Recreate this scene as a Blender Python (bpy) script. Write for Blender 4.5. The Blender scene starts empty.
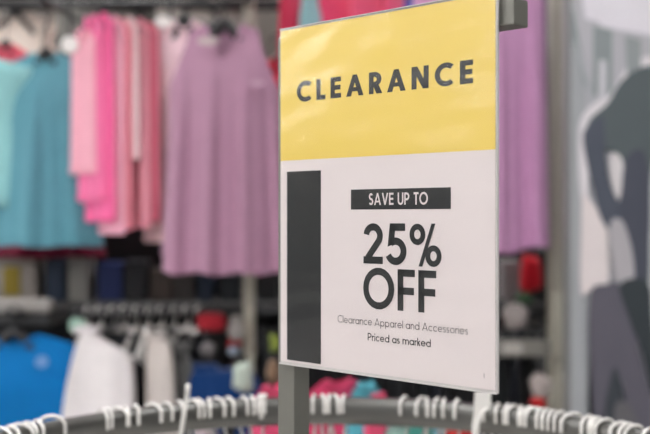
import bpy, bmesh, math, random
from mathutils import Vector, Matrix
PI = math.pi
rnd = random.Random(7)
C = bpy.context.scene.collection
scene = bpy.context.scene

# ---------------------------------------------------------------- camera, world, exposure
F = 983.0                       # focal length in pixels of the 650x434 frame
cam = bpy.data.cameras.new('camera'); camo = bpy.data.objects.new('camera', cam); C.objects.link(camo)
camo.location = (0, 0, 1.5); camo.rotation_euler = (PI/2, 0, 0)
cam.sensor_width = 36; cam.lens = 36*F/650
cam.clip_start = .02
cam.dof.use_dof = True; cam.dof.focus_distance = .745; cam.dof.aperture_fstop = 4.9
scene.camera = camo
scene.view_settings.view_transform = 'Standard'; scene.view_settings.look = 'None'
scene.view_settings.gamma = 1; scene.view_settings.use_curve_mapping = False
scene.view_settings.exposure = 0.0
w = bpy.data.worlds.new('ambient_fill'); scene.world = w; w.use_nodes = True  # even ambient fill added around the scene, no daylight source
w.node_tree.nodes['Background'].inputs[0].default_value = (.96, .97, 1.0, 1)
w.node_tree.nodes['Background'].inputs[1].default_value = .42
LAMP = 16.5                      # brightness of the ceiling light panels

def P(px, py, Y):               # a direction seen in the photo and a distance -> a place
    return Vector(((px-325)/F*Y, Y, 1.5+(217-py)/F*Y))

# ---------------------------------------------------------------- helpers
def s2l(c):
    return tuple(((v/255)/12.92 if v/255 <= .04045 else ((v/255+.055)/1.055)**2.4) for v in c)
MATS = {}
def mat(name, rgb, rough=.6, metal=0, noise=.0, scale=40, coat=0, bump=0, emit=0, spec=.5, sheen=0, wave=None):
    if name in MATS: return MATS[name]
    m = bpy.data.materials.new(name); m.use_nodes = True; nt = m.node_tree; n = nt.nodes; b = n['Principled BSDF']
    col = (*s2l(rgb), 1)
    b.inputs['Base Color'].default_value = col
    b.inputs['Roughness'].default_value = rough; b.inputs['Metallic'].default_value = metal
    b.inputs['Specular IOR Level'].default_value = spec
    b.inputs['Coat Weight'].default_value = coat; b.inputs['Coat Roughness'].default_value = .08
    if sheen: b.inputs['Sheen Weight'].default_value = sheen
    tc = n.new('ShaderNodeTexCoord')
    nz = n.new('ShaderNodeTexNoise'); nz.inputs['Scale'].default_value = scale; nz.inputs['Detail'].default_value = 3
    nt.links.new(tc.outputs['Object'], nz.inputs['Vector'])
    if noise:
        mx = n.new('ShaderNodeMix'); mx.data_type = 'RGBA'
        mx.inputs[6].default_value = (*[v*(1-noise) for v in col[:3]], 1)
        mx.inputs[7].default_value = (*[min(1, v*(1+noise)) for v in col[:3]], 1)
        nt.links.new(nz.outputs['Fac'], mx.inputs[0]); nt.links.new(mx.outputs[2], b.inputs['Base Color'])
    if bump:
        bp = n.new('ShaderNodeBump'); bp.inputs['Strength'].default_value = bump; bp.inputs['Distance'].default_value = .002
        nt.links.new(nz.outputs['Fac'], bp.inputs['Height']); nt.links.new(bp.outputs['Normal'], b.inputs['Normal'])
    if emit:
        b.inputs['Emission Color'].default_value = (.985, .975, 1, 1); b.inputs['Emission Strength'].default_value = emit
    MATS[name] = m; return m
def cloth(rgb): return mat('cloth_%d_%d_%d' % rgb, rgb, .85, noise=.08, scale=25, bump=.3, spec=.2, sheen=.15)
def thing(name, label, cat, loc=(0, 0, 0), rotz=0, group=None):
    o = bpy.data.objects.new(name, None); C.objects.link(o); o.location = loc; o.rotation_euler = (0, 0, rotz)
    o.empty_display_size = .02
    o['label'] = label; o['category'] = cat
    if group: o['group'] = group
    return o
def obj(name, bm, m, parent=None, smooth=False):
    me = bpy.data.meshes.new(name)
    bmesh.ops.recalc_face_normals(bm, faces=bm.faces)
    bm.to_mesh(me); bm.free()
    for mm in (m if isinstance(m, (list, tuple)) else [m]): me.materials.append(mm)
    if smooth:
        for p in me.polygons: p.use_smooth = True
    o = bpy.data.objects.new(name, me); C.objects.link(o)
    if parent: o.parent = parent
    return o
def tag(o, label, cat, group=None):
    o['label'] = label; o['category'] = cat
    if group: o['group'] = group
    return o
def struct(name, bm, m, parent=None, **k):
    o = obj(name, bm, m, parent, **k)
    if not parent: o['kind'] = 'structure'
    return o
def box(bm, x0, x1, y0, y1, z0, z1, bev=0, mi=0):
    r = bmesh.ops.create_cube(bm, size=1)
    vs = r['verts']
    for v in vs: v.co = Vector((x0+(v.co.x+.5)*(x1-x0), y0+(v.co.y+.5)*(y1-y0), z0+(v.co.z+.5)*(z1-z0)))
    fs = {f for v in vs for f in v.link_faces}
    for f in fs: f.material_index = mi
    if bev:
        es = {e for v in vs for e in v.link_edges}
        bmesh.ops.bevel(bm, geom=list(es), offset=bev, segments=2, affect='EDGES', profile=.6)
    return bm
def tube(bm, pts, r, seg=8, closed=False, prof=None, up=Vector((0, 0, 1)), caps=True):
    """sweep a round (or prof = list of (side, up)) section along pts"""
    n = len(pts); rings = []
    if prof is None: prof = [(math.cos(2*PI*k/seg), math.sin(2*PI*k/seg)) for k in range(seg)]
    rr = r if isinstance(r, (list, tuple)) else [r]*n
    for i in range(n):
        a = pts[(i-1) % n] if (closed or i > 0) else pts[i]
        b = pts[(i+1) % n] if (closed or i < n-1) else pts[i]
        t = (b-a).normalized()
        u = up if abs(t.dot(up)) < .98 else Vector((1, 0, 0))
        s = t.cross(u).normalized(); v = s.cross(t).normalized()
        rings.append([bm.verts.new(pts[i]+s*p[0]*rr[i]+v*p[1]*rr[i]) for p in prof])
    m = len(prof)
    for i in range(n if closed else n-1):
        A, B = rings[i], rings[(i+1) % n]
        for k in range(m): bm.faces.new((A[k], A[(k+1) % m], B[(k+1) % m], B[k]))
    if not closed and caps:
        bm.faces.new(rings[0]); bm.faces.new(rings[-1])
    return bm
def spline(pts, n=8, closed=False):
    out = []; N = len(pts); pts = [Vector(p) for p in pts]
    for i in range(N if closed else N-1):
        g = lambda j: pts[j % N] if closed else pts[max(0, min(N-1, j))]
        a, b, c, d = g(i-1), g(i), g(i+1), g(i+2)
        for k in range(n):
            t = k/n
            out.append(.5*((2*b)+(c-a)*t+(2*a-5*b+4*c-d)*t*t+(3*b-a-3*c+d)*t**3))
    if not closed: out.append(pts[-1])
    return out

# ---------------------------------------------------------------- the store
M_floor = mat('floor_tile', (150, 145, 143), .35, noise=.12, scale=3)
M_ceil = mat('ceiling_tile', (205, 200, 192), .9, noise=.03, scale=2)
M_wall = mat('painted_wall', (196, 186, 174), .9, noise=.05, scale=1.5)
M_dark = mat('charcoal_panel', (20, 22, 22), .7, noise=.2, scale=6)
M_steel = mat('grey_painted_steel', (132, 132, 122), .45, metal=.0, noise=.06, scale=60, bump=.05)
M_ring = mat('ring_tube', (112, 112, 108), .3, metal=.75, noise=.05, scale=90)
M_post = mat('upright_steel', (188, 185, 168), .5, noise=.06, scale=60)
M_pole = mat('satin_grey_tube', (122, 122, 114), .42, metal=.25, noise=.05, scale=90)
M_shelf = mat('grey_shelf_steel', (48, 48, 47), .6, noise=.1, scale=20)
M_lamp = mat('light_panel', (255, 250, 240), .5, emit=LAMP)
M_white = mat('hook_plastic', (228, 226, 220), .25, coat=.4, noise=.03, scale=30)
M_black = mat('black_plastic', (22, 23, 24), .4, noise=.1, scale=30)
bm = bmesh.new(); box(bm, -16, 12, -8, 15, -.05, 0); struct('floor', bm, M_floor)
bm = bmesh.new(); box(bm, -16, 12, -8, 15, 3.5, 3.55)
for i in range(14):                                       # suspended ceiling grid ribs
    x = -15+i*2; box(bm, x-.015, x+.015, -8, 15, 3.492, 3.5)
struct('ceiling', bm, M_ceil)
bm = bmesh.new(); box(bm, -16, 12, 15, 15.1, 0, 3.5); struct('wall_back', bm, M_wall)
bm = bmesh.new(); box(bm, -16, -15.9, -8, 15, 0, 3.5); struct('added_wall_left', bm, M_wall)  # unseen wall, added to shape what the sign reflects
bm = bmesh.new(); box(bm, 3.0, 3.1, -8, 15, 0, 3.5); struct('added_wall_right', bm, M_wall)  # unseen wall, added to cut the light from the right
M_unseen = mat('unseen_dark_panel', (44, 46, 47), .7, noise=.75, scale=1.3)  # blotchy dark finish of the two added panels
bm = bmesh.new(); box(bm, -15.9, -15.8, -8, 14.9, 0, 2.55); struct('unseen_dark_panel_left', bm, M_unseen)  # unseen panel, added to darken the low part of the sign's reflection
bm = bmesh.new(); box(bm, 2.9, 3.0, -8, 14.9, 0, 2.9); struct('unseen_dark_panel_right', bm, M_unseen)  # unseen panel, added to keep right-facing sides darker
for yy in (-5.5, -2.6, .3, 3.2, 6.1, 8.2):
    for xx in (-14.6, -12.2, -9.8, -7.6, -5.4, -3.2, -1.0, 1.2):
        bm = bmesh.new(); box(bm, xx-.62, xx+.62, yy-.32, yy+.32, 3.455, 3.4905)
        fr = obj('ceiling_light', bm, M_steel)
        tag(fr, 'long white fluorescent ceiling light panel of the sales floor', 'ceiling light', 'ceiling lights')
        bm = bmesh.new(); box(bm, xx-.6, xx+.6, yy-.3, yy+.3, 3.448, 3.4555); obj('diffuser', bm, M_lamp, fr)

# ---------------------------------------------------------------- wall display behind (uprights, back panel, shelf, rails)
disp = thing('wall_display', 'grey and black steel merchandise display with two garment tiers behind the sign', 'display rack', (0, 3.1, 0))
def dpart(name, m, *bx, bev=0):
    bm = bmesh.new()
    for b in bx: box(bm, b[0], b[1], b[2]-3.1, b[3]-3.1, b[4], b[5], bev)
    return obj(name, bm, m, disp)
dpart('back_panel', M_dark, (-2.0, .62, 3.12, 3.15, .1, 1.62))
dpart('base', M_shelf, (-2.0, .62, 2.5, 3.15, 0, .1), bev=.004)
for px, wd in ((249, .030), (-150, .034)):
    x = P(px, 0, 2.71).x; dpart('upright', M_post, (x-wd/2, x+wd/2, 2.70, 2.735, .1, 2.3), bev=.003)
x = P(561, 0, 2.62).x; dpart('upright', M_post, (x-.03, x+.03, 2.60, 2.66, 0.1, 2.35), bev=.004)
zs = P(0, 300, 2.95).z
dpart('shelf', M_shelf, (-2.0, .62, 2.80, 3.12, zs-.012, zs), bev=.002)
zr = P(0, 313, 2.8).z; zu = P(0, -48, 2.72).z; zul = P(0, -6, 2.6).z
XM = P(284, 0, 2.7).x
for nm, z, y, xa, xb in (('lower_rail', zr, 2.8, -2.0, .62), ('upper_rail', zu, 2.72, XM, .62), ('upper_rail', zul, 2.6, -2.0, XM-.02)):
    bm = bmesh.new(); tube(bm, [Vector((xa, y-3.1, z)), Vector((xb, y-3.1, z))], .011, 10); obj(nm, bm, M_black, disp, True)
for px in (249, -150):
    x = P(px, 0, 2.71).x
    dpart('bracket', M_shelf, (x-.01, x+.01, 2.59, 2.71, zul-.01, zul+.012)); dpart('bracket', M_shelf, (x-.01, x+.01, 2.73, 2.81, zr-.01, zr+.01))
dpart('bracket', M_shelf, (.60, .62, 2.66, 3.12, zu-.01, zu+.012))

# ---------------------------------------------------------------- hangers and garments
def hanger(loc, rot, W, label, group, m=None, drop=.05, bar=.010):
    """loc = centre of the rail the hook hangs over"""
    m = m or M_black
    t = thing('clothes_hanger', label, 'hanger', loc, rot, group)
    bm = bmesh.new()
    r = .016; pts = []
    for k in range(11):
        a = PI*(1.12-1.12*k/10); pts.append(Vector((r*math.cos(a), 0, r*math.sin(a))))
    pts += [Vector((r*.9, 0, -.012)), Vector((.004, 0, -.03)), Vector((0, 0, -drop))]
    tube(bm, pts, .0026, 6); obj('hook', bm, m, t, True)
    bm = bmesh.new()
    pts = spline([(-W/2, 0, -drop-.075), (-W*.25, 0, -drop-.032), (0, 0, -drop), (W*.25, 0, -drop-.032), (W/2, 0, -drop-.075)], 5)
    tube(bm, pts, [bar]*len(pts), 6, up=Vector((0, 1, 0))); obj('shoulder_bar', bm, m, t, True)
    return t
def sm(a, b, x):
    x = max(0, min(1, (x-a)/(b-a))); return x*x*(3-2*x)
def garment(kind, label, rgb, px, top, hem, Y, W, rot=0, style='tank', group=None, flare=.1, folds=3, fold=.012, ph=0., neck=.09, D=.05, extras=(), sleeve=None, trim=None, tilt=0, rail=None, hlab=None, cat=None):
    """top/hem: heights of shoulder and hem as seen in the photo at distance Y"""
    zt = P(0, top, Y).z; zh = P(0, hem, Y).z; L = zt-zh
    loc = P(px, hem, Y)
    t = thing(kind, label, cat or 'garment', loc, rot, group)
    m = cloth(rgb)
    nu, nv = 36, 26
    def top_off(u, front):
        a = abs(u)
        nk = .36 if style != 'tank' else .33
        if a < nk: return (neck if front else neck*.35)*math.cos(a/nk*PI/2)**.8
        sh = .62 if style == 'tank' else 1.0
        if a < sh: return .018*(a-nk)/(sh-nk)*(1.8 if style != 'tank' else 1)
        return .018+.24*L*((a-sh)/(1-sh))**.7 if style == 'tank' else .04
    bm = bmesh.new(); grid = {}
    for side in (0, 1):
        for i in range(nu+1):
            u = -1+2*i/nu; to = top_off(u, side == 0)
            for j in range(nv+1):
                v = j/nv; z = (L-to)*(1-v)
                vv = 1-z/L
                hw = W/2*(1+flare*vv - (.04*math.sin(PI*min(1, vv*1.3)) if style == 'tank' else 0))
                x = u*hw
                dd = D*max(0, 1-u*u)**.5*sm(0, .25, vv)+.003*(1-abs(u))
                f = fold*sm(.08, .6, vv)*(math.sin(folds*PI*u+ph+side*1.7)+.45*math.sin(folds*2.3*PI*u+ph*2+1+.8*vv))*(1-abs(u)**6)
                y = (-dd+f) if side == 0 else (dd+f)
                zz = z-(.012*math.cos(folds*PI*u+ph) if v == 1 else 0)*fold/.012*.22+tilt*u*hw
                grid[side, i, j] = bm.verts.new((x, y, zz))
        for i in range(nu):
            for j in range(nv):
                bm.faces.new((grid[side, i, j], grid[side, i+1, j], grid[side, i+1, j+1], grid[side, i, j+1]))
    bmesh.ops.remove_doubles(bm, verts=bm.verts, dist=.0006)
    body = obj('body', bm, m, t, True)
    # neckband
    tr = cloth(trim) if trim else m
    bm = bmesh.new(); nk = .345 if style != 'tank' else .32
    pts = []
    for k in range(15):
        u = -nk+2*nk*k/14; to = top_off(u, True); pts.append(Vector((u*W/2, -.006-D*sm(0, .25, to/L)*.9, L-to+tilt*u*W/2)))
    tube(bm, pts, .005, 6); obj('neckband', bm, tr, t, True)
    bm = bmesh.new(); pts = []
    for i in range(nu+1):
        u = -1+2*i/nu; hw = W/2*(1+flare)
        f = fold*(math.sin(folds*PI*u+ph)+.45*math.sin(folds*2.3*PI*u+ph*2+1.8))*(1-abs(u)**6)
        pts.append(Vector((u*hw*.995, -D*max(0, 1-u*u)**.5+f-.002, .012-(.012*math.cos(folds*PI*u+ph))*fold/.012*.22+tilt*u*hw)))
    tube(bm, pts, .0035, 5); obj('hem_band', bm, tr, t, True)
    if sleeve:
        sl, ang, src = sleeve
        for s in (-1,):
            bm = bmesh.new(); nseg = 10; pts = []; rad = []
            for k in range(nseg+1):
                q = k/nseg
                pts.append(Vector((s*(W/2*.9+sl*q*math.sin(ang)+.01*math.sin(q*7)), -.01+.012*math.sin(q*5+s), L-.035-sl*q*math.cos(ang))))
                rad.append(.058*(1-.42*q)+.003*math.sin(q*14))
            prof = [(math.cos(2*PI*k/14), .55*math.sin(2*PI*k/14)) for k in range(14)]
            tube(bm, pts, rad, prof=prof, up=Vector((0, 1, 0)) if False else Vector((0, -1, 0)))
            obj('sleeve', bm, cloth(src), t, True)
    for nm, x0, x1, z0, z1, rgb2 in extras:       # printed label / logo patches, thin patch on the front
        bm = bmesh.new(); yy = -D-.012-abs(fold)
        pts = [Vector(((x0+x1)/2+(x1-x0)/2*math.cos(a), (z0+z1)/2+(z1-z0)/2*math.sin(a), 0)) for a in [2*PI*k/20 for k in range(20)]]
        f = [bm.verts.new((p.x, yy, L-p.y)) for p in pts]; g = [bm.verts.new((p.x, yy+.004, L-p.y)) for p in pts]
        bm.faces.new(f); bm.faces.new(g[::-1])
        for k in range(20): bm.faces.new((f[k], g[k], g[(k+1) % 20], f[(k+1) % 20]))
        obj(nm, bm, cloth(rgb2), t)
    # its hanger
    if hlab:
        hz = zt+.055 if rail is None else rail
        hanger((loc.x, Y, hz), rot, W*(.78 if D < .01 else .42), hlab, None, drop=max(.03, hz-zt-.004+(.012 if D < .01 else 0)), bar=.004 if D < .01 else .013)
    return t
def arm(px, Y, z, railY, name='faceout_arm'):
    x = P(px, 0, Y).x; bm = bmesh.new(); y0 = min(Y, railY)-.03
    box(bm, x-.006, x+.006, y0-3.1, railY-3.1+.004, z-.016, z-.002); box(bm, x-.006, x+.006, y0-3.1-.006, y0-3.1, z-.016, z+.01)
    obj(name, bm, M_black, disp)

UP = 'upper tier of the display'
# front, facing out
garment('long_sleeve_shirt', 'teal long sleeve shirt hanging at the left edge of the photo', (100, 160, 174), 46, 52, 246, 2.76, .19, .0, 'tee', flare=.72, folds=2.2, fold=.012, neck=.035, D=.045, sleeve=(.40, .10, (150, 208, 208)), rail=zul, hlab='black hanger inside the teal long sleeve shirt', cat='shirt')
garment('tank_top', 'mauve racerback tank top hanging face out just left of the sign', (180, 138, 161), 224, 24, 273, 2.5, .288, -.06, 'tank', flare=.10, folds=3.1, fold=.017, ph=.4, neck=.085, D=.05,
        extras=(('neck_label', -.055, .0, .045, .068, (196, 180, 180)), ('logo', .075, .115, .155, .168, (196, 160, 180))), rail=zul, hlab='black hanger inside the mauve tank top left of the sign', cat='top')
arm(224, 2.5, zul, 2.6)
garment('tank_top', 'mauve tank top behind the other mauve tank, its hem showing on the left', (150, 108, 136), 214, 26, 256, 2.65, .265, 0, 'tank', flare=.08, folds=3, fold=.008, D=.03, ph=1.4, neck=.05, rail=zul, hlab='black hanger just behind the front mauve tank', cat='top')
garment('lavender_top', 'long lavender purple top hanging right of the sign beside the upright', (198, 148, 186), 478, -30, 254, 2.5, .33, .05, 'tee', flare=.12, folds=3.1, fold=.02, ph=2.2, neck=.05, tilt=.10, hlab='black hanger inside the lavender purple top', cat='top')
garment('deep_purple_top', 'deep purple top peeking out behind the lavender top', (118, 72, 118), 494, -30, 244, 2.60, .28, 0, 'tee', flare=.04, folds=3.1, fold=.01, ph=.2, neck=.05, hlab='black hanger inside the deep purple top', cat='top')
garment('maroon_shirt', 'dark maroon shirt behind the teal shirt, only its hem showing', (120, 22, 52), 42, 62, 257, 2.92, .17, .0, 'tee', flare=1.25, folds=2, neck=.03, rail=zul, hlab='black hanger inside the maroon shirt', cat='shirt')
garment('pale_pink_top', 'pale pink and white top between the pinks and the mauve tank', (236, 206, 212), 184, 19, 150, 2.60, .15, .1, 'tee', flare=-.2, folds=2, neck=.03, D=.014, fold=.006, extras=(('size_tag', -.075, -.03, .0, .03, (245, 240, 235)),), rail=zul, hlab='black hanger inside the pale pink top', cat='top')
arm(42, 2.60, zul, 2.76); arm(46, 2.6, zul, 2.92); pass
garment('coral_shirt', 'small coral red shirt behind the teal shirt at the left edge of the photo', (226, 92, 110), 6, 44, 130, 2.86, .14, 0, 'tee', flare=.1, folds=2, neck=.02, D=.02, rail=zul, hlab='black hanger of the small coral red shirt', cat='shirt')
# the pink run, hung edge on along the rail
pinks = [  # px, top, hem, Y, W, rot, colour, words
    (83, 30, 174, 2.62, .13, -.85, (248, 178, 194), 'light pink top, leftmost of the pink tops on the upper rail'),
    (91, 15, 202, 2.61, .13, -.85, (250, 124, 172), 'hot pink top near the left of the pink run'),
    (100, 13, 222, 2.60, .14, -.85, (248, 112, 166), 'hot pink long top hanging lowest in the pink run'),
    (112, 16, 234, 2.59, .12, -.85, (248, 184, 202), 'candy pink top right of the hot pink long top'),
    (119, 19, 230, 2.59, .12, -.85, (246, 150, 166), 'coral pink top in the middle of the pink run'),
    (127, 17, 160, 2.59, .11, -.85, (244, 214, 216), 'short pale blush top in front of the coral pinks'),
    (137, 18, 228, 2.60, .12, -.85, (226, 150, 164), 'dusty rose top in the right half of the pink run'),
    (147, 22, 222, 2.60, .11, -.85, (226, 120, 142), 'deep rose top, rightmost of the saturated pinks'),
    (155, 26, 242, 2.62, .09, -.85, (232, 196, 198), 'long blush top beside the mauve tank'),
]
for q, (px, tp, hm, Y, W, ro, c, words) in enumerate(pinks):
    garment('pink_top', words, c, px, tp, hm, Y, W, ro, 'tee', flare=.15, folds=1.7, fold=.004, ph=q*1.3, neck=.03, D=.007, rail=zul,
             hlab='black hanger holding the '+words.split(',')[0].split(' hanging')[0].split(' near')[0], cat='top')
# garments behind the sign's top edge
for q, (px, hm, Y, W, ro, c, words, nm) in enumerate([
    (276, 226, 2.78, .14, .9, (226, 70, 92), 'coral red top showing as a strip between mauve tank and sign', 'coral_shirt'),
    (295, 190, 2.72, .12, .9, (214, 62, 92), 'raspberry top above the upper left corner of the sign', 'raspberry_top'),
    (313, 190, 2.68, .10, 1.0, (150, 192, 196), 'pale aqua top above the sign between red and pink tops', 'aqua_top'),
    (338, 190, 2.72, .15, .8, (228, 74, 112), 'bright pink red top above the sign right of the aqua top', 'red_pink_top'),
    (372, 190, 2.72, .16, .7, (232, 92, 124), 'pink top above the middle of the sign', 'pink_top'),
    (396, 190, 2.74, .12, .9, (226, 90, 122), 'rose pink top above the sign beside the blue top', 'pink_top'),
    (413, 190, 2.70, .08, 1.1, (40, 78, 160), 'royal blue shirt above the right half of the sign', 'blue_shirt'),
    (432, 190, 2.72, .12, .9, (205, 196, 214), 'pale lilac top above the right half of the sign', 'lilac_top')]):
    garment(nm, words, c, px, 60 if px == 276 else -25, hm, Y, W, ro, 'tee', flare=.12, folds=1.7, fold=.007, ph=q, neck=.03, D=.03, hlab='black hanger of the '+words.split(' above')[0].split(' showing')[0], cat='top')

for q, (px, tp, W, c, words) in enumerate([
    (14, 14, .34, (206, 194, 182), 'cream shirt far behind the teal shirt at the top left'),
    (62, 27, .13, (196, 176, 164), 'small beige top between teal shirt and pink run, further back'),
    (200, -2, .30, (150, 146, 138), 'grey beige shirt far behind, above the mauve tank'),
    (120, 0, .42, (112, 112, 106), 'olive grey shirt far behind, above the pink run')]):
    garment('pale_shirt', words, c, px, tp, 250, 3.4, W, .1, 'tee', flare=.1, folds=2, fold=.008, ph=q, neck=.02, D=.03, hlab='black hanger of the '+words.split(' far')[0].split(' between')[0], cat='shirt')
bm = bmesh.new(); z = P(0, 5, 3.4).z; tube(bm, [Vector((-2.0, .3, z)), Vector((.62, .3, z))], .02, 10); obj('rear_rail', bm, M_black, disp, True)
for px, py, rr, words in ((70, 45, .023, 'round white disc put in for a bright spot between teal shirt and pink run'), (171, 29, .021, 'round white disc put in for a bright spot between pink run and mauve tank')):  # white discs added to stand for bright blurred spots
    p = P(px, py, 2.6); t = thing('bright_spot_disc', words, 'bright spot', p)
    bm = bmesh.new(); tube(bm, [Vector((0, -.006, 0)), Vector((0, -.005, 0)), Vector((0, .005, 0)), Vector((0, .006, 0))], [rr*.94, rr, rr, rr*.94], 24); obj('disc', bm, M_white, t)
    bm = bmesh.new(); box(bm, -.004, .004, -.004, .004, rr*.9, zul-p.z+.012, .001); obj('stem', bm, M_black, t)

# lower tier: dark garments edge on, with pale hooks on the lower rail
lows = [(-20, 330, 434), ]
px = 88
q = 0
cols = [(16, 20, 22), (24, 28, 32), (14, 16, 20), (30, 36, 38), (20, 26, 40), (12, 14, 16)]
LG = 'black activewear on the lower rail'
while px < 545:
    if not (286 < px < 300 or 236 < px < 264):
        Y = 2.8; c = cols[q % 6]
        t = garment('black_activewear', 'black activewear garment hanging edge on in the lower tier', c, px, 330+rnd.uniform(-3, 3), 560, Y, .20+rnd.uniform(-.03, .03), 1.2, 'tee', group=LG, flare=.1, folds=1.5, fold=.003, ph=q, neck=.03, D=.010, cat='garment')
        hanger((P(px, 0, Y).x, Y, zr+.0025), 1.15+rnd.uniform(-.3, .3), .17, *((('hanger with pale hook on the lower rail left of the grey upright', 'pale hangers on the lower rail', M_white) if px < 205 else ('black hanger on the lower rail holding black activewear', 'black hangers on the lower rail', M_black))), drop=.045)
    px += rnd.uniform(11.5, 14); q += 1
# lower tier, facing out
garment('blue_shirt', 'bright blue shirt facing out at the lower left', (0, 112, 178), 14, 334, 560, 2.46, .34, .05, 'tee', flare=.0, folds=1.8, fold=.007, neck=.03, extras=(('logo', .068, .1, .045, .075, (110, 150, 200)),), hlab='black hanger inside the bright blue shirt', rail=P(0, 334, 2.46).z+.055, cat='shirt')
def jacket(label, rgb, pts, Y, thick, cat):   # hanging trouser / towel like piece with its own outline
    t = thing('hanging_garment', label, cat, P(pts[-1][0], pts[-1][1], Y))
    o0 = t.location.copy()
    base = spline([tuple(P(a, b, Y)-o0) for a, b in pts], 6, True)
    bm = bmesh.new()
    f = [bm.verts.new(p+Vector((0, .006*math.sin(p.x*60+p.z*8), 0))) for p in base]
    g = [bm.verts.new(v.co+Vector((0, thick, 0))) for v in f]
    bm.faces.new(f); bm.faces.new(g[::-1]); n = len(f)
    for k in range(n): bm.faces.new((f[k], g[k], g[(k+1) % n], f[(k+1) % n]))
    bmesh.ops.triangulate(bm, faces=[q for q in bm.faces if len(q.verts) > 4])
    bmesh.ops.bevel(bm, geom=[e for e in bm.edges if len(e.link_faces) == 2 and e.calc_face_angle(0) > 1], offset=.006, segments=2, affect='EDGES')
    obj('body', bm, cloth(rgb), t)
    bm = bmesh.new(); top = max(base, key=lambda p: p.z)
    box(bm, top.x-.03, top.x+.03, thick*.2, thick*.8, top.z-.004, top.z+.012, .003); obj('waistband', bm, cloth(tuple(int(v*.9) for v in rgb)), t)
    return t
jacket('white garment with a slanting top edge beside the bright blue shirt', (236, 232, 230), [(84, 333), (100, 342), (124, 356), (131, 380), (133, 460), (133, 560), (50, 560), (54, 470), (64, 400), (72, 360), (78, 340)], 2.38, .05, 'garment')
jacket('cream white trousers hanging between black garments in the lower tier', (214, 206, 198), [(150, 340), (160, 341), (170, 352), (174, 400), (176, 470), (176, 560), (148, 560), (146, 470), (146, 400), (146, 352)], 2.42, .04, 'trousers')
jacket('grey garment beside the cream white trousers', (104, 104, 102), [(174, 352), (188, 356), (196, 400), (200, 480), (200, 560), (178, 560), (177, 480), (175, 400)], 2.5, .03, 'garment')
jacket('navy blue garment hanging left of the sign post', (8, 52, 104), [(192, 374), (220, 371), (250, 374), (262, 400), (264, 480), (264, 560), (190, 560), (188, 480), (189, 400)], 2.3, .05, 'garment')
for a_, b_, y_ in ((90, 336, 2.40), (156, 342, 2.44), (182, 356, 2.51), (225, 378, 2.32)): arm(a_, y_+.03, P(a_, b_, y_).z, 2.8)
arm(14, 2.46, P(0, 334, 2.46).z+.055, 2.8)

# shelf goods between the tiers
def carton(label, px0, px1, py0, rgb, Y=2.92, mark=None, dep=.10, name='product_box'):
    a = P(px0, py0, Y); b = P(px1, 300, Y)
    t = thing(name, label, 'box', ((a.x+b.x)/2, Y, zs))
    hw = (b.x-a.x)/2; h = a.z-zs
    bm = bmesh.new(); box(bm, -hw, hw, 0, dep, 0, h, .004)
    m = mat('card_%d_%d_%d' % rgb, rgb, .6, noise=.1, scale=20); obj('carton', bm, m, t)
    bm = bmesh.new(); box(bm, -hw-.002, hw+.002, -.002, dep+.002, h*.80, h+.003, .002); obj('lid', bm, m, t)
    if mark:
        bm = bmesh.new(); box(bm, -hw*.35, hw*.35, -.004, -.0021, h*.12, h*.76); obj('printed_mark', bm, mat('card_%d_%d_%d' % mark, mark, .6, noise=.05), t)
def rolled(label, px, py, r, rgb, Y=2.9, name='folded_towel'):
    p = P(px, py, Y); bm = bmesh.new()
    pr = [(math.cos(2*PI*k/16), .8*math.sin(2*PI*k/16)) for k in range(16)]
    tube(bm, [Vector((0, -.04, 0)), Vector((0, -.034, 0)), Vector((0, .10, 0)), Vector((0, .106, 0))], [r*.8, r, r, r*.8], prof=pr)
    o = obj(name, bm, cloth(rgb)); o.location = (p.x, p.y, zs+r*.8); tag(o, label, 'towel'); return o
carton('white box with yellow mark on the shelf under the teal shirt', -12, 36, 256, (150, 142, 134), mark=(140, 120, 20))
carton('pale tall box on the shelf, right of the yellow marked box', 68, 88, 252, (140, 138, 132))
carton('royal blue box on the shelf under the pink tops', 98, 122, 264, (10, 34, 90))
carton('navy box between yellow marked box and pale tall box', 46, 64, 262, (26, 44, 66))
carton('brown cardboard box on the shelf under the mauve tank', 150, 172, 270, (70, 60, 52))
carton('dark beige box on the shelf beside the brown cardboard box', 174, 194, 268, (52, 48, 44))
carton('steel blue box on the shelf left of the grey upright', 198, 212, 274, (26, 44, 62))
carton('slate box against the grey upright on the shelf', 220, 240, 276, (26, 34, 38))
carton('black box on the shelf under the maroon hem', 124, 146, 262, (24, 26, 30))
carton('black box just left of the sign on the shelf', 258, 277, 268, (20, 22, 22))
carton('white box right of the sign on the shelf', 503, 520, 262, (150, 146, 144))
carton('black box beside the right upright on the shelf', 539, 552, 250, (12, 14, 14))
# grey hanger bar unit at far left
t = thing('shelf_divider', 'grey wire shelf divider under the yellow marked box', 'shelf divider', P(20, 318, 2.55))
bm = bmesh.new(); box(bm, -.16, .085, -.02, .02, .015, .05, .01); obj('rail_cover', bm, mat('pale_grey_plastic', (150, 146, 140), .5, noise=.05), t)
bm = bmesh.new(); box(bm, -.16, .08, -.015, .19, -.02, .014, .006); obj('tray', bm, M_shelf, t)
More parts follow.
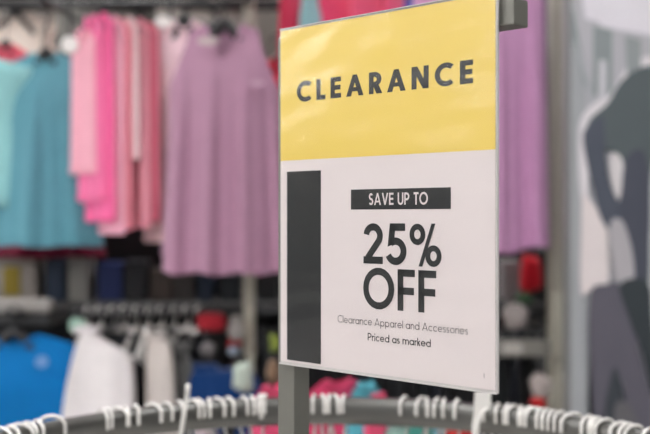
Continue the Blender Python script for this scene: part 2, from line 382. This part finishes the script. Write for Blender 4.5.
# small coloured pieces hanging low
def pouch(label, px, py, w_, h_, rgb, Y=2.62, name='hanging_pouch', cat='pouch'):
    p = P(px, py, Y); t = thing(name, label, cat, p)
    bm = bmesh.new(); r = bmesh.ops.create_uvsphere(bm, u_segments=20, v_segments=12, radius=.5)
    for v in bm.verts:
        c = v.co; k = .82 if c.z > .2 else 1
        v.co = Vector((math.copysign(abs(c.x*2)**.5/2*(1+.22*c.z+.12*math.sin(9*c.z+px)), c.x)*w_*k, c.y*.05, math.copysign(abs(c.z*2)**.55/2, c.z)*h_*(1+.15*math.sin(5*c.x+py))))
    obj('pouch_body', bm, cloth(rgb), t, True)
    bm = bmesh.new(); tube(bm, spline([(-w_*.2, 0, h_*.42), (0, 0, h_*.75), (w_*.2, 0, h_*.42)], 6), .003, 6); obj('loop', bm, M_black, t, True)
pouch('red pouch hanging in the lower tier left of the grey upright', 212, 322, .085, .045, (176, 40, 52))
pouch('crimson bag hanging between the sign and the right upright', 531, 274, .062, .115, (196, 24, 40), 2.85)
pouch('dark green bag below the crimson bag', 524, 300, .05, .05, (60, 84, 58), 2.84)
pouch('red strap pouch below the other red pouch', 235, 342, .035, .04, (176, 36, 44), 2.66)
pouch('white pouch hanging beside the grey upright', 236, 328, .045, .06, (176, 172, 166), 2.64)
pouch('off white round pouch low beside the grey upright', 243, 377, .048, .066, (176, 190, 176), 2.2)
pouch('lime green pouch at the left edge of the sign', 275, 343, .03, .05, (132, 146, 62), 2.6)
pouch('peach brown pouch beside the sign post', 273, 372, .03, .05, (120, 98, 78), 2.2)
pouch('pale blue grey pouch in the lower tier', 234, 351, .03, .028, (130, 138, 150), 2.55)
pouch('pale grey pouch left of the red pouch in the lower tier', 208, 350, .035, .045, (120, 116, 116), 2.6)
pouch('white and red pouch under the shelf right of the sign', 541, 386, .05, .06, (176, 166, 160), 2.5)
pouch('bright red pouch above the ring right of the sign', 538, 402, .04, .03, (196, 40, 44), 2.5)
pouch('pale grey pouch on the shelf front right of the sign', 515, 316, .065, .06, (150, 142, 138), 2.55)
pouch('mint green pouch above the cream trousers', 78, 325, .04, .04, (150, 184, 166), 2.5)
# grey shelf lip right of the sign
t = thing('price_rail', 'pale grey price rail between sign and right upright', 'shelf edge', P(522, 348, 2.55))
bm = bmesh.new(); box(bm, -.07, .075, -.004, .004, -.022, .022, .003); obj('rail', bm, mat('rail_grey', (128, 126, 118), .6, noise=.1), t)
bm = bmesh.new(); box(bm, -.05, -.0, -.0065, -.0041, -.014, .014, .001); obj('price_label', bm, mat('label_card', (176, 172, 164), .6, noise=.05), t)

# the low rack with pink and teal garments just above and below the ring
low = thing('low_rack', 'low garment rack with pink and teal clothes behind the round rack', 'rack', (.12, 1.95, 0))
bm = bmesh.new(); zl = P(0, 409, 1.95).z-.03
tube(bm, [Vector((-.32, 0, zl+.03)), Vector((.22, 0, zl+.03))], .009, 10); obj('rail', bm, M_black, low, True)
for s in (-.31, .21):
    bm = bmesh.new(); box(bm, s-.012, s+.012, -.012, .012, 0.02, zl+.03, .002); obj('upright', bm, M_black, low)
    bm = bmesh.new(); box(bm, s-.02, s+.02, -.25, .25, 0, .025, .004); obj('foot', bm, M_black, low)
for q, (px, tp, W, ro, c, words, nm) in enumerate([
    (205, 424, .05, .9, (214, 200, 204), 'pale pink top under the ring left of the post', 'pale_pink_top'),
    (256, 424, .04, 1.0, (130, 170, 186), 'powder blue top under the ring left of the post', 'powder_blue_top'),
    (272, 383, .07, .8, (222, 84, 122), 'rose pink top just left of the sign post', 'rose_top'),
    (318, 388, .06, 1.0, (200, 60, 100), 'raspberry pink top right beside the sign post', 'raspberry_top'),
    (338, 378, .10, .5, (206, 66, 104), 'dark rose top behind the ring under the sign', 'dark_rose_top'),
    (365, 380, .06, .8, (92, 176, 190), 'turquoise top behind the ring under the sign', 'turquoise_top'),
    (377, 392, .05, .9, (224, 84, 118), 'pink top right of the turquoise top under the sign', 'pink_top'),
    (398, 416, .06, .9, (170, 200, 190), 'mint top under the ring below the sign', 'mint_top'),
    (420, 416, .06, .9, (84, 168, 152), 'sea green top under the ring below the sign', 'sea_green_top'),
    (444, 414, .05, .9, (150, 200, 214), 'light blue top under the ring left of the white tag', 'light_blue_top'),
    (464, 414, .07, .7, (220, 66, 64), 'tomato red top under the ring at the white tag', 'red_shirt'),
    (490, 414, .06, .9, (40, 48, 64), 'dark navy top under the ring right of the white tag', 'navy_top')]):
    garment(nm, words, c, px, tp, 640, 1.95, W*1.6, ro, 'tee', flare=.15, folds=1.4, fold=.006, ph=q, neck=.02, D=.022, cat='top')

# ---------------------------------------------------------------- graphic panel with printed athlete
PY = 2.35
gp = thing('graphic_panel', 'tall grey photo poster panel of a bending athlete right of the upright', 'poster', P(640, 217, PY)-Vector((0, 0, 1.5)))
go = Vector(gp.location)
xl, xr = P(571, 0, PY).x-go.x, P(571, 0, PY).x-go.x+.75
bm = bmesh.new(); box(bm, xl, xr, .0, .03, .12, 2.5); obj('board', bm, mat('poster_paper', (186, 186, 190), .5, noise=.08, scale=3), gp)
bm = bmesh.new(); box(bm, xl-.012, xl, -.004, .034, .1, 2.52, .002); box(bm, xr, xr+.012, -.004, .034, .1, 2.52, .002); box(bm, xl-.012, xr+.012, -.004, .034, 2.5, 2.52, .002); box(bm, xl-.012, xr+.012, -.004, .034, .1, .12, .002)
obj('frame', bm, mat('poster_frame', (134, 136, 134), .5, noise=.05), gp)
bm = bmesh.new(); box(bm, xl-.012, xr+.012, -.15, .18, 0, .1, .01); obj('foot', bm, M_shelf, gp)
lay = [0]
def shape(name, rgb, pts, smoothn=6):
    lay[0] += 1; bm = bmesh.new(); y = -.0006*lay[0]
    ps = [P(a, b, PY)-go for a, b in pts]
    if smoothn: ps = spline(ps, smoothn, True)
    ps = [Vector((min(max(p.x, xl), xr), y, min(p.z, 2.5))) for p in ps]
    try:
        bm.faces.new([bm.verts.new(p) for p in ps]); bmesh.ops.triangulate(bm, faces=bm.faces)
    except Exception: pass
    return obj(name, bm, mat('print_%d_%d_%d' % rgb, tuple(min(255, int(v*(1.10 if v > 110 else 1.0)+4)) for v in rgb), .5, noise=.06, scale=14), gp)
shape('printed_sky', (208, 205, 210), [(590, -80), (760, -80), (760, 40), (620, 30), (596, 20), (584, 10)])
shape('printed_shadow', (150, 154, 156), [(572, 30), (579, 60), (586, 100), (584, 160), (590, 240), (588, 434), (590, 600), (572, 600)])
shape('printed_streak', (124, 132, 132), [(570, 10), (575, 20), (581, 50), (588, 84), (584, 84), (577, 55), (571, 40)])
shape('printed_window', (126, 134, 134), [(593, 26), (612, 30), (612, 97), (593, 95)], 0)
shape('printed_pane', (184, 184, 188), [(599, 60), (606, 61), (606, 98), (598, 98)], 0)
for k in range(6): shape('printed_streak', (158, 162, 164), [(573+k*3, 40+k*9), (575+k*3, 38+k*9), (588+k*2, 78+k*10), (586+k*2, 82+k*10)], 0)
shape('printed_rim', (206, 202, 204), [(628, 66), (652, 58), (652, 90), (612, 116), (596, 128), (590, 150), (586, 200), (580, 196), (578, 130), (590, 106), (610, 94)])
shape('printed_window', (134, 140, 140), [(624, 36), (640, 40), (640, 74), (630, 84), (626, 74)], 0)
shape('printed_window', (140, 146, 146), [(664, 30), (700, 36), (700, 160), (668, 150)], 0)
shape('printed_white_wall', (206, 198, 196), [(582, 196), (593, 205), (604, 216), (607, 250), (606, 288), (590, 290), (580, 292), (580, 240)])
shape('printed_bag', (178, 180, 182), [(650, 140), (700, 120), (720, 300), (700, 434), (660, 434), (648, 300)])
shape('printed_torso', (82, 92, 94), [(632, 72), (650, 66), (672, 72), (684, 100), (676, 150), (660, 160), (652, 160), (648, 210), (646, 290), (620, 292), (622, 220), (620, 160), (606, 152), (594, 146), (586, 130), (590, 118), (606, 104), (618, 84)])
shape('printed_arm', (74, 80, 92), [(592, 122), (602, 118), (604, 150), (608, 180), (616, 200), (626, 220), (628, 246), (616, 236), (606, 228), (598, 214), (592, 190), (585, 160), (582, 134)])
shape('printed_gap', (196, 192, 192), [(608, 158), (616, 154), (622, 166), (622, 196), (616, 198), (611, 186)])
shape('printed_sleeve', (70, 74, 86), [(624, 160), (640, 150), (648, 180), (648, 240), (642, 300), (634, 300), (630, 250), (618, 210), (620, 190)])
shape('printed_hand', (160, 158, 160), [(609, 222), (620, 220), (628, 240), (632, 262), (632, 284), (622, 286), (614, 276), (609, 250)])
shape('printed_trouser_leg', (92, 90, 100), [(590, 290), (604, 284), (618, 284), (630, 320), (646, 380), (660, 434), (664, 600), (630, 600), (628, 434), (616, 370), (606, 390), (602, 434), (600, 600), (588, 600), (592, 434), (590, 380), (587, 330)])
shape('printed_trouser_back', (48, 56, 60), [(618, 284), (646, 282), (652, 330), (668, 400), (680, 434), (662, 434), (652, 400), (640, 352), (628, 320)])
shape('printed_shade', (56, 62, 68), [(607, 384), (614, 366), (624, 400), (630, 434), (632, 500), (602, 500), (603, 420)])
shape('printed_ground', (98, 97, 100), [(614, 404), (622, 400), (632, 412), (636, 440), (636, 600), (612, 600), (612, 430)])

# ---------------------------------------------------------------- round rack with the sign post
D_ = Vector((.7389, -.6738, 0)); NB = Vector((.6738, .7389, 0)); ANG = math.atan2(D_.y, D_.x)
RC = Vector((0, .835, 0)); RR = .393; ZT = 1.275
rack = thing('round_garment_rack', 'grey round steel garment rack with a square post carrying the sign', 'rack', RC)
bm = bmesh.new()
hgt, thk = .0170, .0105
prof = [(thk*math.copysign(abs(math.cos(a))**.75, math.cos(a)), hgt*math.copysign(abs(math.sin(a))**.75, math.sin(a))) for a in [2*PI*(k+.5)/20 for k in range(20)]]
tube(bm, [Vector((RR*math.cos(2*PI*k/96), RR*math.sin(2*PI*k/96), ZT-hgt)) for k in range(96)], 1, prof=prof, closed=True)
obj('ring_rail', bm, M_ring, rack, True)
pc = Vector((-.0265, .8334, 0))-RC; ps = .0095
def sq(bm, p0, a, b, z0, z1, bev=.0012):
    """box from p0 along D_ by a and NB by b"""
    m = Matrix.Rotation(ANG, 4, 'Z'); n0 = len(bm.verts)
    box(bm, 0, a, 0, b, z0, z1, bev); bm.verts.ensure_lookup_table()
    for v in bm.verts[n0:]: v.co = m @ v.co+p0
N0 = Vector((-.0259, .82, 0))-RC
bm = bmesh.new(); sq(bm, N0-D_*.019, .019, .019, .12, 1.652); obj('sign_post', bm, M_pole, rack)
bm = bmesh.new(); sq(bm, N0, .2114, .019, 1.633, 1.652); obj('sign_arm', bm, M_pole, rack)
bm = bmesh.new()
for k in range(4):
    a = PI/4+k*PI/2; tube(bm, [Vector((0, 0, .13)), Vector((RR*.98*math.cos(a), RR*.98*math.sin(a), .13))], .012, 8)
box(bm, -.05, .05, -.05, .05, .115, .145, .004); obj('base_cross', bm, M_pole, rack)
for k in range(4):
    a = PI/4+k*PI/2; x, y = RR*math.cos(a), RR*math.sin(a)
    bm = bmesh.new(); tube(bm, [Vector((x, y, .04)), Vector((x, y, ZT-.03))], .011, 10); lg = obj('leg', bm, M_pole, rack, True)
    bm = bmesh.new(); tube(bm, [Vector((x-.011, y, .022)), Vector((x+.011, y, .022))], .022, 16); obj('caster', bm, M_black, lg, True)

# hangers on the ring, the hooks seen from the middle of the ring
HOOKS = [3, 12, 21, 29, 38, 103, 109, 119, 126, 137, 153, 167, 180, 194, 199, 209, 218, 229, 244, 252, 262, 314, 323, 329, 335, 344,
         404, 421, 427, 437, 444, 457, 482, 488, 498, 507, 513, 521, 529, 534, 540, 546, 553, 560, 572, 588, 593, 597, 605, 620, 627, 634, 649]
def ring_at(px):
    t = (px-325)/F      # x=t*y, (x)^2+(y-.835)^2=R^2, far root
    a = 1+t*t; b = -2*.835; c = .835**2-RR**2
    y = (-b+math.sqrt(b*b-4*a*c))/(2*a); return Vector((t*y, y, 0))
proto = None
def make_ring_hanger():
    t = thing('clothes_hanger', '', 'hanger')
    bm = bmesh.new(); r = .0185
    pts = [Vector((-.0142, 0, -.0175)), Vector((-.0145, 0, -.012))]
    for k in range(11):
        a = PI*(1-k/10); pts.append(Vector((.0145*math.cos(a), 0, -.006+.0088*math.sin(a))))
    pts += [Vector((.0145, 0, -.02)), Vector((.012, 0, -.04)), Vector((.003, 0, -.05)), Vector((0, 0, -.075))]
    tube(bm, spline(pts, 2), .0018, 8, up=Vector((0, 1, 0))); obj('hook', bm, M_white, t, True)
    bm = bmesh.new(); W = .40
    pts = spline([(-W/2, 0, -.145), (-W*.25, 0, -.10), (0, 0, -.075), (W*.25, 0, -.10), (W/2, 0, -.145)], 5)
    tube(bm, pts, .006, 6, up=Vector((0, 1, 0))); obj('shoulder_bar', bm, M_white, t, True)
    return t
def dup(root):
    r = root.copy(); C.objects.link(r)
    for ch in list(root.children):
        c = ch.copy(); C.objects.link(c); c.parent = r
    return r
for i, px in enumerate(HOOKS):
    h = make_ring_hanger() if i == 0 else dup(proto)
    if i == 0: proto = h
    p = ring_at(px); a = math.atan2(p.y-RC.y, p.x)
    h.location = (p.x, p.y, ZT+.0)
    h.rotation_euler = (0, 0, a+rnd.uniform(-.3, .3)); k = rnd.uniform(.96, 1.12); h.scale = (k, k, 1)
    if px < 60: s = 'white hanger hook at the left end of the ring, bunched with its neighbours'; g = 'hooks at the left end of the ring'
    elif px < 275: s = 'white hanger hook on the ring left of the sign post'; g = 'hooks left of the post'
    elif px < 360: s = 'white hanger hook on the ring just right of the sign post'; g = 'hooks just right of the post'
    elif px < 465: s = 'white hanger hook on the ring under the sign, left of the white tag'; g = 'hooks under the sign'
    else: s = 'white hanger hook on the right part of the ring'; g = 'hooks on the right of the ring'
    h['label'] = s; h['group'] = g
# one larger, turned hook, a stick and a flat tag
p = ring_at(54)
h = dup(proto); del h['group']; h['label'] = 'large white hanger hook turned sideways at the lower left of the ring'
h.location = (p.x, p.y-.010, ZT+.003); h.rotation_euler = (0, 0, PI+.2); h.scale = (1.0, 1.3, 1.25)
p = ring_at(262)
t = thing('size_clip', 'thick white plastic size clip on the ring left of the sign post', 'clip', (p.x, p.y, ZT))
bm = bmesh.new(); box(bm, -.006, .006, -.014, -.0105, -.017, .003, .0015); box(bm, -.006, .006, .0105, .014, -.017, .003, .0015); box(bm, -.006, .006, -.014, .014, .0005, .004, .0015)
obj('clip_body', bm, M_white, t); bm = bmesh.new(); box(bm, -.0025, .0025, -.0125, -.0085, -.023, -.0165, .001); obj('clip_catch', bm, M_white, t)
p = ring_at(187)
t = thing('plastic_stick', 'thin upright white plastic stick standing in front of the ring', 'stick', (p.x*.965, p.y*.965, ZT-.06))
bm = bmesh.new(); tube(bm, spline([(-.009, .004, 0), (-.007, 0, .03), (-.003, -.002, .055), (.0, -.002, .075), (.0015, -.002, .088)], 4), [.0026]*17, 8); obj('stem', bm, M_white, t, True)
bm = bmesh.new(); tube(bm, [Vector((.0007, -.002, .076)), Vector((.0016, -.002, .0892)), Vector((.0017, -.002, .0905))], [.0027, .0033, .0018], 8); obj('tip', bm, M_white, t, True)
p = ring_at(472)
t = thing('size_divider', 'flat white plastic size tag standing on the ring below the lower right of the sign', 'tag', (p.x, p.y*.965, ZT-.05))
bm = bmesh.new(); ol = [(-.0055, 0), (.003, 0), (.002, .03), (.005, .046), (.016, .056), (.016, .072), (-.003, .072), (-.0045, .045), (-.0065, .03)]
f = [bm.verts.new((a, -.001, b)) for a, b in ol]; g = [bm.verts.new((a, .001, b)) for a, b in ol]
bm.faces.new(f); bm.faces.new(g[::-1])
for k in range(len(ol)): bm.faces.new((f[k], g[k], g[(k+1) % len(ol)], f[(k+1) % len(ol)]))
obj('tag_plate', bm, M_white, t)
bm = bmesh.new(); tube(bm, spline([(-.004, -.004, .0), (-.0045, -.005, .02), (-.003, -.004, .03), (.006, -.002, .048), (.014, .0, .053)], 5), .002, 8); obj('tag_rib', bm, M_white, t, True)

# ---------------------------------------------------------------- the sign
SW, Z0, Z1 = .2125, 1.378, 1.657
sign = thing('clearance_sign', 'yellow and white clearance sale sign in a clear sleeve on the post', 'sign', (-.0378, .826, Z0), ANG)
H = Z1-Z0
M_paper = mat('sign_paper', (226, 217, 214), .6, noise=.015, scale=30)
M_yel = mat('sign_yellow', (234, 206, 98), .55, noise=.02, scale=20)
M_ink = mat('sign_ink', (22, 27, 26), .6, noise=.08, scale=60)
M_inkl = mat('sign_ink_light', (78, 74, 74), .55, noise=.08, scale=60)
M_edge = mat('sleeve_edge', (205, 202, 198), .3, noise=.03, scale=40)
bm = bmesh.new(); box(bm, .0, SW, .0005, .0013, 0, H, .0002); obj('backing_plate', bm, M_edge, sign)
for zz in (.02, H-.016):
    bm = bmesh.new(); box(bm, .0005, .0115, .0013, .0035, zz-.008, zz+.008, .0003); obj('mounting_block', bm, M_edge, sign)
bm = bmesh.new(); box(bm, .0008, SW-.0008, .0, .0005, .0012, H-.0012); obj('paper', bm, M_paper, sign)
def flat(name, rects, m, y=-.00012, polys=()):
    bm = bmesh.new()
    for x0, x1, z0, z1 in rects: bm.faces.new([bm.verts.new(c) for c in ((x0, y, z0), (x1, y, z0), (x1, y, z1), (x0, y, z1))])
    for p in polys: bm.faces.new([bm.verts.new((a, y, b)) for a, b in p])
    return obj(name, bm, m, sign)
flat('yellow_band', [(.0008, SW-.0008, 1.547-Z0, H-.0012)], M_yel)
flat('black_bar', [(.0083, .0468, .0030, 1.5378-Z0)], M_ink)
flat('caption_box', [(.0788, .1741, 1.5058-Z0, 1.5215-Z0)], M_ink)
flat('corner_mark', [(.2022, .2026, .009, .0122)], M_inkl)

# lettering drawn as strokes: unit cap height, t = stroke weight
def arc(cx, cy, rx, ry, a0, a1, n=22):
    return [(cx+rx*math.cos(math.radians(a0+(a1-a0)*k/n)), cy+ry*math.sin(math.radians(a0+(a1-a0)*k/n))) for k in range(n+1)]
def stroke(pts, hw, closed=False):
    P2 = [Vector(p) for p in pts]; q = [P2[0]]
    for p in P2[1:]:
        if (p-q[-1]).length > 1e-5: q.append(p)
    if closed and (q[0]-q[-1]).length < 1e-5: q.pop()
    n = len(q); L = []; R = []
    for i in range(n):
        a = q[(i-1) % n] if closed or i > 0 else None; b = q[(i+1) % n] if closed or i < n-1 else None
        d1 = (q[i]-a).normalized() if a is not None else None; d2 = (b-q[i]).normalized() if b is not None else None
        d1 = d1 or d2; d2 = d2 or d1
        n1 = Vector((-d1.y, d1.x)); n2 = Vector((-d2.y, d2.x)); nn = (n1+n2).normalized(); k = min(2.0, 1/max(.3, nn.dot(n1)))
        L.append(q[i]+nn*hw*k); R.append(q[i]-nn*hw*k)
    out = []
    for i in range(n if closed else n-1):
        j = (i+1) % n; out.append([tuple(L[i]), tuple(R[i]), tuple(R[j]), tuple(L[j])])
    return out
def glyph(c, t):
    h = t/2; S = lambda pts, cl=False: stroke(pts, h, cl); o = []; X = .68       # X = x-height
    R = lambda x0, x1, y0, y1: [[(x0, y0), (x1, y0), (x1, y1), (x0, y1)]]
    if c == 'C': w_ = .84; o = S(arc(.48, .5, .48-h, .515-h, 47, 313)); w_ = .80
    elif c == 'O': w_ = .98; o = S(arc(.49, .5, .49-h, .515-h, 0, 360), True)
    elif c == 'L': w_ = .48; o = R(0, t, 0, 1)+R(0, w_, 0, t)
    elif c == 'E': w_ = .54; o = R(0, t, 0, 1)+R(0, w_, 0, t)+R(0, w_, 1-t, 1)+R(0, w_*.95, .5-h, .5+h)
    elif c == 'F': w_ = .52; o = R(0, t, 0, 1)+R(0, w_, 1-t, 1)+R(0, w_*.95, .48-h, .48+h)
    elif c == 'A':
        w_ = .86; s = t*1.08; m = w_/2
        o = [[(0, 0), (s, 0), (m+s*.45, 1), (m-s*.45, 1)], [(w_-s, 0), (w_, 0), (m+s*.45, 1), (m-s*.45, 1)]]+R(.2, w_-.2, .22, .22+t*.85)
    elif c == 'V':
        w_ = .78; s = t*1.08; m = w_/2
        o = [[(0, 1), (m-s*.45, 0), (m+s*.45, 0), (s, 1)], [(w_, 1), (w_-s, 1), (m-s*.45, 0), (m+s*.45, 0)]]
    elif c == 'N': w_ = .76; o = R(0, t, 0, 1)+R(w_-t, w_, 0, 1)+[[(0, 1), (t*1.15, 1), (w_, 0), (w_-t*1.15, 0)]]
    elif c in 'PR':
        w_ = .60; y1 = 1-h; y0 = .44; r = (y1-y0)/2
        o = R(0, t, 0, 1)+S([(h, y1), (w_-h-r, y1)]+arc(w_-h-r, (y0+y1)/2, r, r, 90, -90)+[(h, y0)])
        if c == 'R': o += [[(w_*.28, .46), (w_*.28+t*1.2, .46), (w_+.04, 0), (w_+.04-t*1.25, 0)]]
    elif c == 'S':
        w_ = .56; r = (1-t)/4; cx = w_/2; rx = w_/2-h
        o = S(arc(cx, 1-h-r, rx*.92, r, 35, 180, 12)+arc(cx, 1-h-r, rx*.92, r, 190, 268, 6)+arc(cx, h+r, rx, r, 88, 0, 8)+arc(cx, h+r, rx, r, -10, -150, 12))
    elif c == 'T': w_ = .56; o = R(0, w_, 1-t, 1)+R(w_/2-h, w_/2+h, 0, 1)
    elif c == 'U': w_ = .68; r = w_/2-h; o = S([(h, 1), (h, r+h)]+arc(w_/2, r+h*.9, r, r, 180, 360)+[(w_-h, 1)])
    elif c == '2':
        w_ = .62; r = w_/2-h
        o = S(arc(w_/2, 1-h-r, r, r, 172, -32, 18)+[(h*1.55, t*.8)])+R(0.0, w_, 0, t)
    elif c == '5':
        w_ = .64; r = .335-h
        o = R(.13, w_-.04, 1-t, 1)+[[(.13, 1), (.13+t, 1), (.08+t, .50), (.06, .43)]]+S(arc(w_-h-r, r+h-.01, r, r, 128, -156, 24))
    elif c == '%':
        w_ = .94; hh = h*.78; r = .235-hh
        o = stroke(arc(.235, .74, r, r+.02, 0, 360), hh, True)+stroke(arc(w_-.235, .235, r, r+.02, 0, 360), hh, True)+[[(.27, -.02), (.27+t*.62, -.02), (.76, 1.0), (.76-t*.62, 1.0)]]
    elif c in 'adocpe':
        r = X/2-h; w_ = X+(0 if c in 'oce' else .01); cy = X/2; cx = X/2
        if c == 'c': o = S(arc(cx, cy, r, r, 45, 315)); w_ = X*.88
        elif c == 'e': o = S(arc(cx, cy, r, r, 0, 325))+R(h, X-h, cy-h*.9, cy+h*.9)
        else:
            o = S(arc(cx, cy, r, r, 0, 360), True)
            if c == 'a': o += R(X-t, X, 0, X)
            if c == 'd': o += R(X-t, X, 0, 1.02)
            if c == 'p': o += R(0, t, -.3, X)
    elif c == 'l': w_ = t; o = R(0, t, 0, 1.02)
    elif c == 'i': w_ = t; o = R(0, t, 0, X)+R(0, t, .86, .86+t*1.2)
    elif c == 'r': w_ = .30; o = R(0, t, 0, X)+S(arc(.32, X-h-.24, .32-h, .24, 175, 90, 8))
    elif c in 'nm':
        a = .27; r = a-h
        o = R(0, t, 0, X)+S(arc(a, X-a, r, r, 180, 0)+[(2*a-h, 0)]); w_ = 2*a
        if c == 'm': o += S(arc(3*a-t, X-a, r, r, 180, 0)+[(4*a-t-h, 0)]); w_ = 4*a-t
    elif c == 's':
        w_ = .40; r = (X-t)/4; cx = w_/2; rx = w_/2-h
        o = S(arc(cx, X-h-r, rx, r, 35, 265, 14)+arc(cx, h+r, rx, r, 85, -150, 14))
    elif c == 'k': w_ = .46; o = R(0, t, 0, 1.02)+[[(t*.5, .26), (t*.5, .26+t*1.2), (w_-t*1.3, X), (w_, X)], [(.13, .36), (.13+t, .44), (w_, 0), (w_-t*1.35, 0)]]
    else: w_ = .34
    return o, w_
def text(name, s, u0, u1, zb, cap, t, m, gap=.14, y=-.00024, space=.34):
    """set s between u0 and u1 on the sheet, baseline zb, cap height cap"""
    x = 0; polys = []
    for c in s:
        if c == ' ': x += space; continue
        g, w_ = glyph(c, t); polys += [[(a+x, b) for a, b in p] for p in g]; x += w_+gap
    tot = x-gap; sx = (u1-u0)/tot
    print('TEXT', s, 'stretch', round(sx/cap, 3))
    bm = bmesh.new()
    for p in polys: bm.faces.new([bm.verts.new((u0+a*sx, y, zb-Z0+b*cap)) for a, b in p])
    o = obj(name, bm, m, sign); return o
text('heading_lettering', 'CLEARANCE', .0198, .1932, 1.5948, .0168, .225, M_ink, gap=.26)
text('caption_lettering', 'SAVE UP TO', .0972, .1537, 1.5092, .0092, .165, M_paper, gap=.10, space=.40)
text('percent_lettering', '25%', .0918, .1660, 1.4640, .0312, .18, M_ink, gap=.09)
text('off_lettering', 'OFF', .0915, .1612, 1.4295, .0312, .175, M_ink, gap=.10)
text('fine_print', 'Clearance Apparel and Accessories', .0651, .1888, 1.4163, .0058, .085, M_inkl, gap=.13, space=.34)
text('fine_print', 'Priced as marked', .0962, .1563, 1.4045, .0058, .115, M_ink, gap=.10, space=.36)

# clear sleeve in front: mostly see-through, with a mirror film of reflection
m = bpy.data.materials.new('clear_acrylic'); m.use_nodes = True; nt = m.node_tree; nd = nt.nodes; nd.clear()
out = nd.new('ShaderNodeOutputMaterial'); mx = nd.new('ShaderNodeMixShader'); tr = nd.new('ShaderNodeBsdfTransparent'); gl = nd.new('ShaderNodeBsdfGlossy')
gl.inputs['Roughness'].default_value = .17
lw = nd.new('ShaderNodeLayerWeight'); lw.inputs['Blend'].default_value = .5
pw = nd.new('ShaderNodeMath'); pw.operation = 'POWER'; pw.inputs[1].default_value = 5
ma = nd.new('ShaderNodeMath'); ma.operation = 'MULTIPLY_ADD'; ma.inputs[1].default_value = .95; ma.inputs[2].default_value = .034
tc = nd.new('ShaderNodeTexCoord'); mp = nd.new('ShaderNodeMapping'); mp.inputs['Scale'].default_value = (1, 1, 2.2)
nz = nd.new('ShaderNodeTexNoise'); nz.inputs['Scale'].default_value = 14; nz.inputs['Detail'].default_value = 1
bp = nd.new('ShaderNodeBump'); bp.inputs['Strength'].default_value = .5; bp.inputs['Distance'].default_value = .004
L = nt.links.new
L(tc.outputs['Object'], mp.inputs[0]); L(mp.outputs[0], nz.inputs['Vector']); L(nz.outputs['Fac'], bp.inputs['Height']); L(bp.outputs[0], gl.inputs['Normal'])
L(lw.outputs['Facing'], pw.inputs[0]); L(pw.outputs[0], ma.inputs[0]); L(ma.outputs[0], mx.inputs[0]); L(tr.outputs[0], mx.inputs[1]); L(gl.outputs[0], mx.inputs[2]); L(mx.outputs[0], out.inputs[0])
bm = bmesh.new(); box(bm, .0, SW, -.0011, -.0006, 0, H); obj('clear_sleeve', bm, m, sign)
bm = bmesh.new(); box(bm, SW+.0003, SW+.0012, -.0011, .0013, -.0006, H+.0004); box(bm, 0, SW, -.0011, .0013, -.0012, -.0), box(bm, 0, SW, -.0011, .0013, H, H+.0006)
obj('sleeve_rim', bm, M_edge, sign)
bm = bmesh.new(); box(bm, SW, SW+.0003, -.0010, .0012, 0, H); obj('refraction_line', bm, mat('refraction_grey', (88, 86, 86), .5, noise=.05), sign)  # grey strip put in as the refraction line of the sleeve edge
